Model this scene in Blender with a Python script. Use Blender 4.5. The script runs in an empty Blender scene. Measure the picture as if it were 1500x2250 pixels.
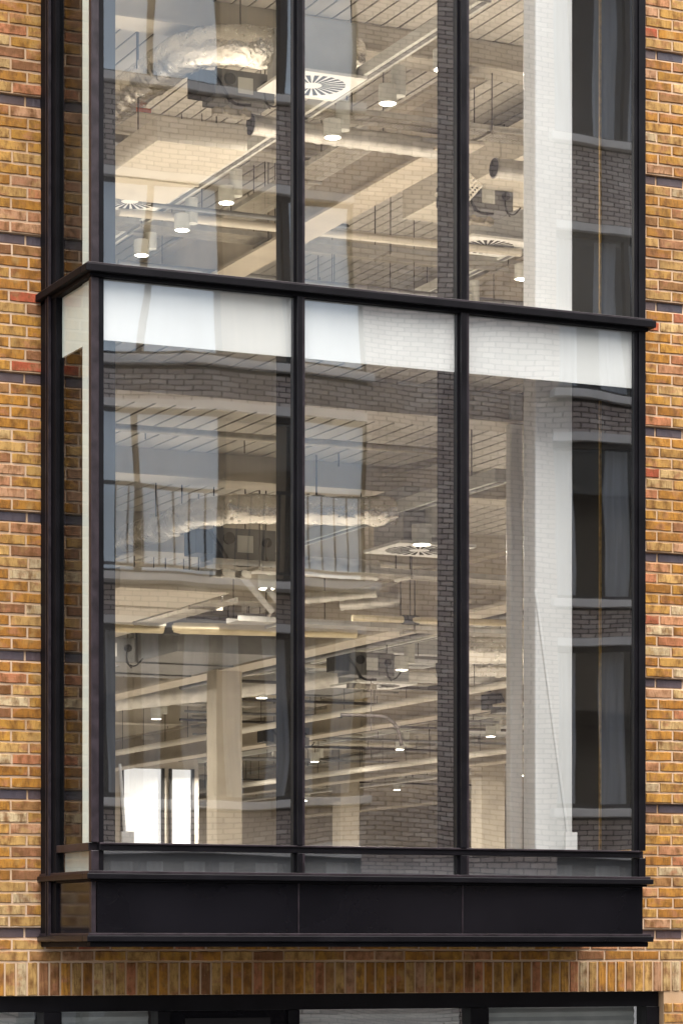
import bpy, math, random
from mathutils import Vector, Matrix, noise
R = math.radians
random.seed(7)
SC = bpy.context.scene
COL = SC.collection

# ------------------------------------------------------------------ camera, sky, sun, exposure
CZ = 3.2                                   # eye height
cam_d = bpy.data.cameras.new('camera')
cam = bpy.data.objects.new('camera', cam_d); COL.objects.link(cam)
cam.location = (-6.055, -18.0, CZ)
cam.rotation_euler = (R(90), 0, -math.atan2(2900, 6383))
cam_d.sensor_fit = 'VERTICAL'; cam_d.sensor_height = 36.0; cam_d.sensor_width = 24.0
cam_d.lens = 6383 / 2250 * 36.0
cam_d.shift_y = 955 / 2250
cam_d.clip_start = 0.1; cam_d.clip_end = 2000
SC.camera = cam

SUN_EL, SUN_AZ = 72, 6
world = bpy.data.worlds.new('World'); SC.world = world; world.use_nodes = True
wn = world.node_tree.nodes; wl = world.node_tree.links
wn.clear()
sky = wn.new('ShaderNodeTexSky'); sky.sky_type = 'NISHITA'; sky.sun_disc = False
sky.sun_elevation = R(SUN_EL); sky.sun_rotation = R(180 - SUN_AZ)
sky.air_density = 1.0; sky.dust_density = 6.0; sky.ozone_density = 1.0
bg = wn.new('ShaderNodeBackground'); bg.inputs[1].default_value = 0.08
wo = wn.new('ShaderNodeOutputWorld')
hs = wn.new('ShaderNodeHueSaturation'); hs.inputs['Saturation'].default_value = 0.4    # thin high overcast: a paler sky
wl.new(sky.outputs[0], hs.inputs['Color']); wl.new(hs.outputs[0], bg.inputs[0]); wl.new(bg.outputs[0], wo.inputs[0])
sun_d = bpy.data.lights.new('sun', 'SUN'); sun_d.energy = 1.5; sun_d.angle = R(88); sun_d.color = (1.0, 0.95, 0.88)
sun = bpy.data.objects.new('sun', sun_d); COL.objects.link(sun)
sv = Vector((math.sin(R(SUN_AZ)) * math.cos(R(SUN_EL)), -math.cos(R(SUN_AZ)) * math.cos(R(SUN_EL)), math.sin(R(SUN_EL))))
sun.rotation_euler = sv.to_track_quat('Z', 'Y').to_euler()
SC.view_settings.view_transform = 'Standard'; SC.view_settings.look = 'None'
SC.view_settings.gamma = 1.0; SC.view_settings.use_curve_mapping = False
SC.view_settings.exposure = 2.4
SC.render.engine = 'CYCLES'
SC.cycles.max_bounces = 10; SC.cycles.diffuse_bounces = 4; SC.cycles.glossy_bounces = 4
SC.cycles.transparent_max_bounces = 16; SC.cycles.sample_clamp_indirect = 6.0
SC.cycles.use_denoising = True

LAMP_W = 31.0                              # radiant power of one office spotlight

# ------------------------------------------------------------------ materials
def mat(name, col, rough=0.6, metal=0.0, var=0.0, vscale=6.0, bump=0.0, bscale=60.0, spec=0.4, col2=None, stretch=None):
    m = bpy.data.materials.new(name); m.use_nodes = True
    nt = m.node_tree; N = nt.nodes; L = nt.links
    b = N['Principled BSDF']
    b.inputs['Roughness'].default_value = rough; b.inputs['Metallic'].default_value = metal
    b.inputs['Specular IOR Level'].default_value = spec
    b.inputs['Base Color'].default_value = (*col, 1)
    geo = N.new('ShaderNodeNewGeometry'); src = geo.outputs['Position']
    if stretch:
        mp = N.new('ShaderNodeMapping'); mp.inputs['Scale'].default_value = stretch
        L.new(src, mp.inputs[0]); src = mp.outputs[0]
    if var > 0 or col2:
        n = N.new('ShaderNodeTexNoise'); n.inputs['Scale'].default_value = vscale; n.inputs['Detail'].default_value = 6
        L.new(src, n.inputs['Vector'])
        cr = N.new('ShaderNodeValToRGB')
        c2 = col2 or tuple(c * (1 - var) for c in col)
        c1 = tuple(min(1, c * (1 + var * 0.6)) for c in col) if not col2 else col
        cr.color_ramp.elements[0].position = 0.32; cr.color_ramp.elements[1].position = 0.68
        cr.color_ramp.elements[0].color = (*c2, 1); cr.color_ramp.elements[1].color = (*c1, 1)
        L.new(n.outputs[0], cr.inputs[0]); L.new(cr.outputs[0], b.inputs['Base Color'])
        rr = N.new('ShaderNodeMapRange'); rr.inputs[3].default_value = max(0.03, rough - min(0.08, rough * .4)); rr.inputs[4].default_value = min(1, rough + 0.1)
        L.new(n.outputs[0], rr.inputs[0]); L.new(rr.outputs[0], b.inputs['Roughness'])
    if bump > 0:
        n2 = N.new('ShaderNodeTexNoise'); n2.inputs['Scale'].default_value = bscale; n2.inputs['Detail'].default_value = 5
        L.new(src, n2.inputs['Vector'])
        bp = N.new('ShaderNodeBump'); bp.inputs['Strength'].default_value = 1.0; bp.inputs['Distance'].default_value = bump
        L.new(n2.outputs[0], bp.inputs['Height']); L.new(bp.outputs[0], b.inputs['Normal'])
    return m

def brick_mat(name, use_attr, dark=False, second=(0.10, 0.075, 0.085)):
    m = bpy.data.materials.new(name); m.use_nodes = True
    nt = m.node_tree; N = nt.nodes; L = nt.links; b = N['Principled BSDF']
    if use_attr:
        a = N.new('ShaderNodeAttribute'); a.attribute_name = 'tint'; base = a.outputs['Color']
    else:
        a = N.new('ShaderNodeObjectInfo'); base = a.outputs['Color']
    geo = N.new('ShaderNodeNewGeometry')
    def nz(scale, detail, sc=(1, 1, 1), rough=0.55):
        mp = N.new('ShaderNodeMapping'); mp.inputs['Scale'].default_value = sc
        L.new(geo.outputs['Position'], mp.inputs[0])
        n = N.new('ShaderNodeTexNoise'); n.inputs['Scale'].default_value = scale; n.inputs['Detail'].default_value = detail
        n.inputs['Roughness'].default_value = rough
        L.new(mp.outputs[0], n.inputs['Vector']); return n.outputs[0]
    def ramp(v, p0, p1, a0=0.0, a1=1.0):
        r = N.new('ShaderNodeMapRange'); r.inputs[1].default_value = p0; r.inputs[2].default_value = p1
        r.inputs[3].default_value = a0; r.inputs[4].default_value = a1
        L.new(v, r.inputs[0]); return r.outputs[0]
    def mix(f, c1, c2, typ='MIX'):
        x = N.new('ShaderNodeMix'); x.data_type = 'RGBA'; x.blend_type = typ
        L.new(f, x.inputs[0])
        for i, c in ((6, c1), (7, c2)):
            if isinstance(c, tuple): x.inputs[i].default_value = (*c, 1)
            else: L.new(c, x.inputs[i])
        return x.outputs[2]
    if dark:
        c = mix(ramp(nz(14, 5), .35, .7, 0, .55), base, second)
        c = mix(ramp(nz(90, 4), .66, .8, 0, .4), c, (0.30, 0.24, 0.24))
    else:
        c = mix(ramp(nz(7, 3, (1, 1, 1.6)), .53, .64, 0, .75), base, (0.38, 0.165, 0.08))         # pinkish fired patches
        c = mix(ramp(nz(17, 5, (1.0, 1, .6)), .44, .68, 0, .9), c, (0.13, 0.052, 0.012))         # scorched brown clouds
        c = mix(ramp(nz(46, 5, (1.3, 1, .35)), .52, .70, 0, .7), c, (0.15, 0.075, 0.022))           # drag marks
        c = mix(ramp(nz(8, 3), .56, .68, 0, .6), c, (0.42, 0.26, 0.09))                           # pale faces
        c = mix(ramp(nz(130, 4), .66, .78, 0, .55), c, (0.10, 0.05, 0.02))                        # pits
        c = mix(ramp(nz(60, 3, (1, 1, .5)), .70, .80, 0, .7), c, (0.62, 0.48, 0.28))              # lime specks
    c = mix(ramp(nz(1.3, 4, (1.6, 1, .5)), .45, .75, 0, .38), c, (0.10, 0.055, 0.03))                # patchy grime
    L.new(c, b.inputs['Base Color'])
    b.inputs['Roughness'].default_value = 0.42 if dark else 0.85
    b.inputs['Specular IOR Level'].default_value = 0.45 if dark else 0.25
    ad = N.new('ShaderNodeMath'); ad.operation = 'ADD'
    L.new(nz(120, 6), ad.inputs[0]); L.new(nz(38, 3, (1.3, 1, .5)), ad.inputs[1])
    bp = N.new('ShaderNodeBump'); bp.inputs['Distance'].default_value = 0.0015 if dark else 0.0035
    L.new(ad.outputs[0], bp.inputs['Height']); L.new(bp.outputs[0], b.inputs['Normal'])
    return m

def glass_mat(name, f0=0.35, tint=(0.985, 0.99, 0.985), rough=0.0, wavy=0.0):
    m = bpy.data.materials.new(name); m.use_nodes = True
    nt = m.node_tree; N = nt.nodes; L = nt.links
    N.remove(N['Principled BSDF'])
    lw = N.new('ShaderNodeLayerWeight'); lw.inputs[0].default_value = 0.5
    pw = N.new('ShaderNodeMath'); pw.operation = 'POWER'; pw.inputs[1].default_value = 5.0
    fr = N.new('ShaderNodeMapRange'); fr.inputs[3].default_value = f0; fr.inputs[4].default_value = 1.0
    L.new(lw.outputs['Facing'], pw.inputs[0]); L.new(pw.outputs[0], fr.inputs[0])
    tr = N.new('ShaderNodeBsdfTransparent'); tr.inputs[0].default_value = (*tint, 1)
    gl = N.new('ShaderNodeBsdfGlossy'); gl.inputs['Roughness'].default_value = rough
    mx = N.new('ShaderNodeMixShader')
    if wavy:
        geo = N.new('ShaderNodeNewGeometry'); mp = N.new('ShaderNodeMapping'); mp.inputs['Scale'].default_value = (0.8, 0.8, 2.2)
        nz = N.new('ShaderNodeTexNoise'); nz.inputs['Scale'].default_value = 5.0; nz.inputs['Detail'].default_value = 2
        bp = N.new('ShaderNodeBump'); bp.inputs['Distance'].default_value = wavy
        L.new(geo.outputs['Position'], mp.inputs[0]); L.new(mp.outputs[0], nz.inputs['Vector']); L.new(nz.outputs[0], bp.inputs['Height']); L.new(bp.outputs[0], gl.inputs['Normal'])
    L.new(fr.outputs[0], mx.inputs[0]); L.new(tr.outputs[0], mx.inputs[1]); L.new(gl.outputs[0], mx.inputs[2])
    L.new(mx.outputs[0], N['Material Output'].inputs[0])
    return m

def emit_mat(name, col, s):
    m = bpy.data.materials.new(name); m.use_nodes = True
    b = m.node_tree.nodes['Principled BSDF']
    b.inputs['Emission Color'].default_value = (*col, 1); b.inputs['Emission Strength'].default_value = s
    return m

M = {}
M['brick'] = brick_mat('yellow_stock_brick', False)
M['brick_attr'] = brick_mat('yellow_stock_brick_mass', True)
M['blue_brick'] = brick_mat('blue_brick', False, True)
M['blue_brick_attr'] = brick_mat('blue_brick_mass', True, True)
M['mortar'] = mat('mortar', (0.64, 0.48, 0.35), 0.95, col2=(0.39, 0.235, 0.115), vscale=1.1, bump=0.003, bscale=170, spec=0.1)
M['dark_mortar'] = mat('dark_mortar', (0.05, 0.042, 0.038), 0.95, var=0.3, vscale=5)
M['opp_brick'] = brick_mat('brown_brick_mass', True, True, (0.40, 0.34, 0.32))
M['black'] = mat('black_paint', (0.0055, 0.005, 0.0065), 0.30, var=0.35, vscale=3.5, bump=0.0003, bscale=9, spec=0.22)
M['plum'] = mat('sheen_black_paint', (0.020, 0.014, 0.018), 0.40, var=0.5, vscale=14, spec=0.35)  # lighter black: sheen and edge highlights put into the colour
M['matt_black'] = mat('matt_black_paint', (0.0065, 0.006, 0.0075), 0.55, var=0.35, vscale=5, spec=0.07)
M['panel'] = mat('black_panel', (0.006, 0.0055, 0.0072), 0.09, var=0.3, vscale=1.6, bump=0.0002, bscale=4, spec=0.2)
M['lining'] = mat('dark_lining', (0.007, 0.006, 0.007), 0.6, var=0.3)
M['white'] = mat('white_board', (0.86, 0.87, 0.85), 0.55, var=0.05, vscale=2.0)
M['white_paint'] = mat('white_paint', (0.88, 0.89, 0.87), 0.45, var=0.04, vscale=1.5)
M['cream'] = mat('cream_paint', (0.60, 0.56, 0.48), 0.6, var=0.08, vscale=2.5)
M['cream_d'] = mat('cream_steel', (0.50, 0.45, 0.37), 0.55, var=0.12, vscale=3)
M['deck'] = mat('ceiling_deck', (0.62, 0.59, 0.53), 0.5, var=0.07, vscale=2.0)
M['void'] = mat('seam_dark', (0.018, 0.015, 0.012), 0.9)
M['floor'] = mat('pale_floor', (0.50, 0.46, 0.41), 0.7, var=0.1)
M['wall'] = mat('office_wall', (0.55, 0.51, 0.45), 0.8, var=0.06)
M['galv'] = mat('galvanised_steel', (0.62, 0.61, 0.58), 0.46, metal=0.9, var=0.18, vscale=9)
M['foil'] = mat('crumpled_foil', (0.84, 0.82, 0.77), 0.24, metal=1.0, var=0.1, vscale=20, bump=0.016, bscale=17)
M['tray'] = mat('tray_steel', (0.42, 0.39, 0.33), 0.45, metal=0.7, var=0.2, vscale=12)
M['rod'] = mat('dark_rod', (0.06, 0.05, 0.045), 0.5, metal=0.4)
M['dark'] = mat('dark_plastic', (0.025, 0.024, 0.026), 0.5, var=0.3)
M['unit'] = mat('grey_unit', (0.20, 0.20, 0.20), 0.5, metal=0.4, var=0.2)
M['greybox'] = mat('grey_plenum', (0.50, 0.51, 0.51), 0.5, var=0.08)
M['orange'] = mat('orange_tag', (0.75, 0.16, 0.03), 0.5)
M['trunk'] = mat('white_trunking', (0.66, 0.67, 0.63), 0.4, var=0.05)
M['brass'] = mat('brass_channel', (0.42, 0.27, 0.08), 0.35, metal=0.9, var=0.4, vscale=30)
M['goldpipe'] = mat('lagged_pipe', (0.60, 0.52, 0.36), 0.38, metal=0.35, var=0.15)
M['glass'] = glass_mat('coated_glass', rough=0.012, wavy=0.000012)
M['glass_side'] = glass_mat('clear_glass', 0.045, (0.86, 0.90, 0.86))
M['glass_shop'] = glass_mat('shop_glass', 0.3, (0.9, 0.92, 0.92))
M['glass_opp'] = glass_mat('street_glass', 0.06, (0.97, 0.98, 0.98))
M['grey_back'] = mat('grey_backing', (0.16, 0.165, 0.175), 0.5, var=0.15)
M['blind'] = mat('blind_slat', (0.66, 0.68, 0.66), 0.5, var=0.1)
M['stone'] = mat('pale_stone', (0.58, 0.58, 0.58), 0.7, var=0.12, vscale=3)
M['pale_blind'] = mat('pale_blue_blind', (0.61, 0.73, 0.84), 0.8, var=0.06, vscale=2, stretch=(3, 3, .3))
M['tan_curtain'] = mat('tan_curtain', (0.30, 0.24, 0.17), 0.85, var=0.25, vscale=4, stretch=(4, 4, .2))
M['net'] = mat('net_curtain', (0.34, 0.37, 0.42), 0.8, var=0.2, vscale=5, stretch=(4, 4, .2))
M['road'] = mat('asphalt', (0.05, 0.05, 0.052), 0.9, var=0.25, vscale=3, bump=0.004, bscale=90)
M['paving'] = mat('paving', (0.10, 0.098, 0.095), 0.85, var=0.15, vscale=2)
M['glow_blind'] = emit_mat('glowing_blind', (0.95, 0.98, 1.0), 0.15)  # blind gives off a weak glow in place of daylight
M['lens'] = emit_mat('lamp_lens', (1.0, 0.90, 0.72), 14.0)

# ------------------------------------------------------------------ mesh helpers
ORIG = {}
class MB:
    def __init__(self): self.v = []; self.f = []; self.c = []; self.smooth = []
    def add(self, vs, fs, col=None, smooth=False):
        o = len(self.v); self.v += [tuple(p) for p in vs]
        for f in fs:
            self.f.append([i + o for i in f]); self.c.append(col); self.smooth.append(smooth)
        return self
    def box(self, x0, x1, y0, y1, z0, z1, col=None):
        x0, x1 = min(x0, x1), max(x0, x1); y0, y1 = min(y0, y1), max(y0, y1); z0, z1 = min(z0, z1), max(z0, z1)
        return self.add([(x0, y0, z0), (x1, y0, z0), (x1, y1, z0), (x0, y1, z0), (x0, y0, z1), (x1, y0, z1), (x1, y1, z1), (x0, y1, z1)],
                        [(0, 3, 2, 1), (4, 5, 6, 7), (0, 1, 5, 4), (1, 2, 6, 5), (2, 3, 7, 6), (3, 0, 4, 7)], col)
    def tube(self, pts, r, seg=16, caps=True, ridge=0.0, wob=0.0):
        pts = [Vector(p) for p in pts]; n = len(pts); rings = []
        up = Vector((0, 0, 1))
        for i, p in enumerate(pts):
            t = (pts[min(i + 1, n - 1)] - pts[max(i - 1, 0)]).normalized()
            a = up.cross(t)
            if a.length < 1e-3: a = Vector((1, 0, 0)).cross(t)
            a.normalize(); b = t.cross(a).normalized()
            rr = r[i] if isinstance(r, (list, tuple)) else r
            ring = []
            for k in range(seg):
                an = 2 * math.pi * k / seg
                d = a * math.cos(an) + b * math.sin(an)
                q = rr + ridge * (1 if i % 4 == 0 else 0)
                if wob: q += wob * noise.noise((p + d * rr) * 9.0) + wob * .6 * noise.noise((p + d * rr) * 23.0)
                ring.append(p + d * q)
            rings.append(ring)
        vs = [q for ring in rings for q in ring]; fs = []
        for i in range(n - 1):
            for k in range(seg):
                k2 = (k + 1) % seg
                fs.append((i * seg + k, i * seg + k2, (i + 1) * seg + k2, (i + 1) * seg + k))
        self.add(vs, fs, smooth=True)
        if caps:
            o = len(self.v); self.v += [tuple(q) for q in rings[0]] + [tuple(q) for q in rings[-1]]
            self.f.append([o + k for k in range(seg)][::-1]); self.f.append([o + seg + k for k in range(seg)])
            self.c += [None] * 2; self.smooth += [False] * 2
        return self
    def bar(self, p, q, w):
        return self.tube([p, q], w, 6)
    def mesh(self, name, m, org=(0, 0, 0)):
        me = bpy.data.meshes.new(name)
        me.from_pydata([(x - org[0], y - org[1], z - org[2]) for x, y, z in self.v], [], self.f)
        if any(self.smooth): me.polygons.foreach_set('use_smooth', self.smooth)
        if any(c is not None for c in self.c):
            ca = me.color_attributes.new('tint', 'FLOAT_COLOR', 'CORNER'); i = 0
            data = []
            for f, c in zip(self.f, self.c): data += list((*(c or (1, 1, 1)), 1.0)) * len(f)
            ca.data.foreach_set('color', data)
        me.materials.append(m); me.update()
        return me
    def build(self, name, m, parent=None, bevel=0.0, kind=None, label=None):
        org = ORIG.get(parent.as_pointer(), (0, 0, 0)) if parent else (0, 0, 0)
        o = bpy.data.objects.new(name, self.mesh(name, m, org)); COL.objects.link(o)
        if parent: o.parent = parent
        ORIG[o.as_pointer()] = org
        if bevel:
            b = o.modifiers.new('bevel', 'BEVEL'); b.width = bevel; b.segments = 2; b.limit_method = 'ANGLE'; b.harden_normals = False
        if kind: o['kind'] = kind
        if label: o['label'] = label
        return o

def thing(name, label, cat, loc=(0, 0, 0), group=None):
    o = bpy.data.objects.new(name, None); COL.objects.link(o); o.location = loc; o.empty_display_size = 0.1
    o['label'] = label; o['category'] = cat
    if group: o['group'] = group
    ORIG[o.as_pointer()] = tuple(loc)
    return o
def tag(o, label, cat, group=None):
    o['label'] = label; o['category'] = cat
    if group: o['group'] = group
    return o
def part(parent, name, me, loc=(0, 0, 0), rz=0.0, col=None):
    o = bpy.data.objects.new(name, me); COL.objects.link(o); o.parent = parent; o.location = loc; o.rotation_euler[2] = rz
    if col: o.color = (*col, 1)
    ORIG[o.as_pointer()] = ORIG.get(parent.as_pointer(), (0, 0, 0))
    return o
def zr(v): return CZ + v                    # heights are noted relative to eye level

# ------------------------------------------------------------------ ground, road, pavements
g = MB(); g.box(-120, 120, -120, 120, -0.4, -0.02); g.build('ground', M['road'], kind='structure')
g = MB(); g.box(-60, 60, -11.5, -3.2, -0.019, 0.0); g.build('road', M['road'], kind='structure')
g = MB(); g.box(-60, 60, -3.2, -0.02, -0.018, 0.13); g.build('pavement', M['paving'], kind='structure', bevel=0.01)
g = MB(); g.box(-1, 60, -14.6, -11.5, -0.018, 0.13); g.build('pavement_far', M['paving'], kind='structure', bevel=0.01)

# ------------------------------------------------------------------ brick building: masonry
BX0, BX1 = 0.0, 3.953                       # bay left and right faces
BY = -0.93                                  # bay front plane
bld = thing('brick_building', 'yellow brick building with a projecting black framed glass bay', 'building', (-2.0, 0.0, 0.0))
WX0, WX1 = -2.0, 7.0
SOLD_T, SOLD_B = zr(-0.105), zr(-0.320)
m = MB()
def backing(x0, x1, z0, z1, th=.30):
    "mortar bed, set deeper behind each recessed blue course"
    zs = sorted({z0, z1} | {v for n in range(-1, 11) for v in (zr(.088) + n * .9 - .0375, zr(.088) + n * .9 + .0375) if z0 < v < z1})
    for p, q in zip(zs, zs[1:]):
        c = ((p + q) / 2 - zr(.088)) / .9
        deep = abs(c - round(c)) < .04 and p > SOLD_T
        m.box(x0, x1, .034 if deep else .007, th, p, q)
backing(WX0, BX0 + .02, SOLD_T, 12.6)
backing(BX1 + .012, 4.7, zr(.30), 12.6, .10)
backing(4.7, WX1, zr(.30), 12.6)
backing(BX0 + .02, WX1, SOLD_T, zr(.30))
backing(WX0, WX1, SOLD_B, SOLD_T)
backing(4.66, WX1, 0.1, SOLD_B)
wall = m.build('brick_wall', M['mortar'], bld)

def brick_mesh(L, H, D, seed, name, material, rough=0.0022):
    rd = random.Random(seed)
    n = 6; vs = []; fs = []
    j = lambda a: rd.uniform(-a, a)
    xs = [-L / 2 + L * i / n for i in range(n + 1)]
    top = [(x + (j(rough) if 0 < i < n else 0), H / 2 + j(rough)) for i, x in enumerate(xs)]
    bot = [(x + (j(rough) if 0 < i < n else 0), -H / 2 + j(rough)) for i, x in enumerate(xs)]
    e = 0.0035
    f_ = [j(0.0015) for _ in range(2 * n + 2)]
    def lay(y, ins, jit):
        o = len(vs)
        for i, (x, z) in enumerate(top): vs.append((x * (1 - 2 * ins / L), y + (f_[i] if jit else 0), z - ins))
        for i, (x, z) in enumerate(bot): vs.append((x * (1 - 2 * ins / L), y + (f_[n + 1 + i] if jit else 0), z + ins))
        return o
    a = lay(0, e, True); b = lay(e * 1.3, 0, False); c = lay(D, 0, False)
    T = lambda o, i: o + i
    B = lambda o, i: o + n + 1 + i
    for i in range(n):
        fs.append((T(a, i), B(a, i), B(a, i + 1), T(a, i + 1)))
        for p, q in ((a, b), (b, c)):
            fs.append((T(q, i), T(p, i), T(p, i + 1), T(q, i + 1)))
            fs.append((B(p, i), B(q, i), B(q, i + 1), B(p, i + 1)))
    for p, q in ((a, b), (b, c)):
        fs.append((T(p, 0), T(q, 0), B(q, 0), B(p, 0))); fs.append((T(q, n), T(p, n), B(p, n), B(q, n)))
    mb = MB(); mb.add(vs, fs)
    return mb, mb.mesh(name, material)

OCHRE = [(0.37, 0.185, 0.032), (0.33, 0.150, 0.024), (0.39, 0.215, 0.055), (0.28, 0.120, 0.020), (0.40, 0.240, 0.08), (0.35, 0.160, 0.026)]
PINK = [(0.37, 0.175, 0.085), (0.36, 0.14, 0.065), (0.38, 0.21, 0.115)]
RED = [(0.36, 0.075, 0.035), (0.30, 0.085, 0.045)]
PALE = [(0.43, 0.29, 0.125), (0.44, 0.34, 0.20)]
BROWN = [(0.25, 0.125, 0.045), (0.20, 0.09, 0.04)]
def brick_col(rd):
    k = rd.random()
    s = OCHRE if k < .64 else PINK if k < .78 else PALE if k < .88 else BROWN if k < .975 else RED
    c = rd.choice(s); f = rd.uniform(1.02, 1.34)
    return tuple(min(.9, v * f) for v in c)
def blue_col(rd):
    c = rd.choice([(0.062, 0.052, 0.066), (0.075, 0.056, 0.066), (0.05, 0.046, 0.062), (0.085, 0.058, 0.060)])
    return c

BL, BH, BD = 0.211, 0.0605, 0.05
stretch = [brick_mesh(BL, BH, BD, 100 + i, 'brick', M['brick']) for i in range(8)]
blues = [brick_mesh(BL, BH, BD, 200 + i, 'band_brick', M['blue_brick'], 0.0008) for i in range(3)]
solds = [brick_mesh(BH, BL, BD, 300 + i, 'soldier_brick', M['brick']) for i in range(6)]
rb = random.Random(3)
band_z = zr(0.088)                          # centre of the lowest blue band
rows = []                                   # every brick: (kind, x0, x1, z centre)
n0, n1 = -40, 112
for n in range(n0, n1):
    zc = band_z + n * 0.075
    if zc < .15 or zc > 12.5: continue
    band = (n % 12 == 0)
    if SOLD_B - .03 < zc < SOLD_T + .03: continue
    low = zc < SOLD_B
    if low and n == -6: band = True
    spans = [(4.662, WX1)] if low else ([(WX0, WX1)] if zc < zr(0.02) else [(WX0, BX0 - .002), (BX1 + .01, WX1)])
    if zc > zr(0.02) and zc < zr(0.30) : spans = [(WX0, WX1)]
    off = (0.0 if n % 2 else 0.1125) + 0.012 * rb.uniform(-1, 1)
    for s0, s1 in spans:
        k = math.floor((s0 - off) / .225)
        while True:
            a = off + k * .225 + .007; b = a + .211; k += 1
            if a > s1: break
            a, b = max(a, s0), min(b, s1)
            if b - a < .03: continue
            rows.append(('blue' if band else 'plain', a, b, zc))
x = WX0
while x < WX1:
    rows.append(('soldier', x + .007, x + .0685, (SOLD_T + SOLD_B) / 2)); x += .0755
TH = math.atan2(2900, 6383); S_, C_ = math.sin(TH), math.cos(TH)
def in_view(x, z):
    dx, dy = x + 6.055, 18.0
    d = dx * S_ + dy * C_; r = dx * C_ - dy * S_
    px, py = 750 + 6383 * r / d, 2080 - 6383 * (z - CZ) / d
    return (-25 < px < 98 or 1412 < px < 1525 or (py > 2060 and -25 < px < 1525)) and -30 < py < 2290
seen = []; mass = []
for r in rows:
    xc = (r[1] + r[2]) / 2
    (seen if in_view(xc, r[3]) else mass).append(r)
seen.sort(key=lambda r: -(r[2] - r[1]) * (1 if r[0] != 'soldier' else 3) / (abs(r[1] + 6) + 18))
LIM = {'plain': 300, 'blue': 300, 'soldier': 300}
used = {'plain': 0, 'blue': 0, 'soldier': 0}
mass_p, mass_b = MB(), MB()
NAMES = {'plain': 'brick', 'blue': 'band_brick', 'soldier': 'soldier_brick'}
for lst, vis in ((seen, True), (mass, False)):
    for kd, a, b, zc in lst:
        y = (0.026 if kd == 'blue' else 0.0) + rb.uniform(-.0015, .0015)
        pool = {'plain': stretch, 'blue': blues, 'soldier': solds}[kd]
        tpl, me = pool[rb.randrange(len(pool))]
        full = BH if kd == 'soldier' else BL
        sx = (b - a) / full
        col = blue_col(rb) if kd == 'blue' else brick_col(rb)
        dz = rb.uniform(-.0012, .0012); rot = rb.uniform(-.006, .006)
        if vis and used[kd] < LIM[kd]:
            used[kd] += 1
            o = part(wall, NAMES[kd], me, ((a + b) / 2 + 2.0, y, zc + dz), 0, col)
            o.scale[0] = sx; o.rotation_euler[1] = rot
        else:
            tgt = mass_b if kd == 'blue' else mass_p
            tgt.add([((a + b) / 2 + v[0] * sx, y + v[1], zc + dz + v[2]) for v in tpl.v], tpl.f, col)
mass_p.build('brick_mass', M['brick_attr'], wall, kind='stuff')
mass_b.build('band_brick_mass', M['blue_brick_attr'], wall, kind='stuff')

# ------------------------------------------------------------------ brick building: glazed bay
MULL = [(1.366, 1.437), (2.536, 2.615)]
Z_SOF, Z_TRIM, Z_LED0, Z_LED1 = zr(0.014), zr(0.085), zr(0.405), zr(0.472)
Z_TR0, Z_TR1 = zr(0.600), zr(0.648)
Z_ML0, Z_ML1 = zr(4.165), zr(4.247)
Z_TOP = 12.6
m = MB()                                    # frame posts where the bay meets the wall, both sides
for sx, xw in ((-1, BX0), (1, BX1)):
    m.box(xw + sx * .020, xw - sx * .06, -.135, .009, Z_SOF + .01, Z_TOP)
    m.box(xw + sx * .034, xw - sx * .05, -.190, -.1352, Z_SOF + .012, Z_TOP)
    m.box(xw + sx * .012, xw - sx * .055, -.275, -.1902, Z_SOF + .014, Z_TOP)
bay = m.build('bay_window', M['matt_black'], bld, bevel=.003)
m = MB()
for sx, xw in ((-1, BX0), (1, BX1)):
    m.box(xw + sx * .020, xw + sx * .038, -.150, -.142, Z_SOF + .03, Z_TOP); m.box(xw + sx * .020, xw + sx * .040, -.206, -.194, Z_SOF + .03, Z_TOP)
m.build('edge_highlight', M['plum'], bay)  # lighter strips painted in as highlights along the frame steps
m = MB(); m.box(BX0 + .01, BX1 - .01, BY + .02, 0.008, Z_SOF + .004, Z_SOF + .024)
m.build('soffit', M['matt_black'], bay)
def ring(name, z0, z1, proud, mtl, bev=.004):
    "a trim that runs round the three faces of the bay"
    m = MB()
    m.box(BX0 - proud, BX1 + proud, BY - proud, BY + .05, z0, z1)
    m.box(BX0 - proud, BX0 + .05, BY + .0505, 0.004, z0, z1)
    m.box(BX1 - .05, BX1 + proud, BY + .0505, 0.004, z0, z1)
    return m.build(name, mtl, bay, bevel=bev)
ring('ledge', Z_ML0 + .022, Z_ML1 - .014, .058, M['matt_black'])
ring('ledge_lip', Z_ML1 - .0138, Z_ML1, .040, M['plum'], .002)
ring('ledge_drip', Z_ML0, Z_ML0 + .0218, .020, M['matt_black'], .003)
ring('sill_trim', Z_LED0 + .016, Z_LED1 - .016, .045, M['black'])
ring('sill_lip', Z_LED1 - .0158, Z_LED1, .030, M['plum'], .002)
ring('sill_drip', Z_LED0, Z_LED0 + .0158, .012, M['matt_black'], .002)
ring('base_trim', Z_SOF + .018, Z_TRIM - .016, .045, M['black'])
ring('base_drip', Z_SOF - .016, Z_SOF + .0178, .018, M['matt_black'])
ring('base_lip', Z_TRIM - .0158, Z_TRIM, .032, M['plum'], .002)
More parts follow.
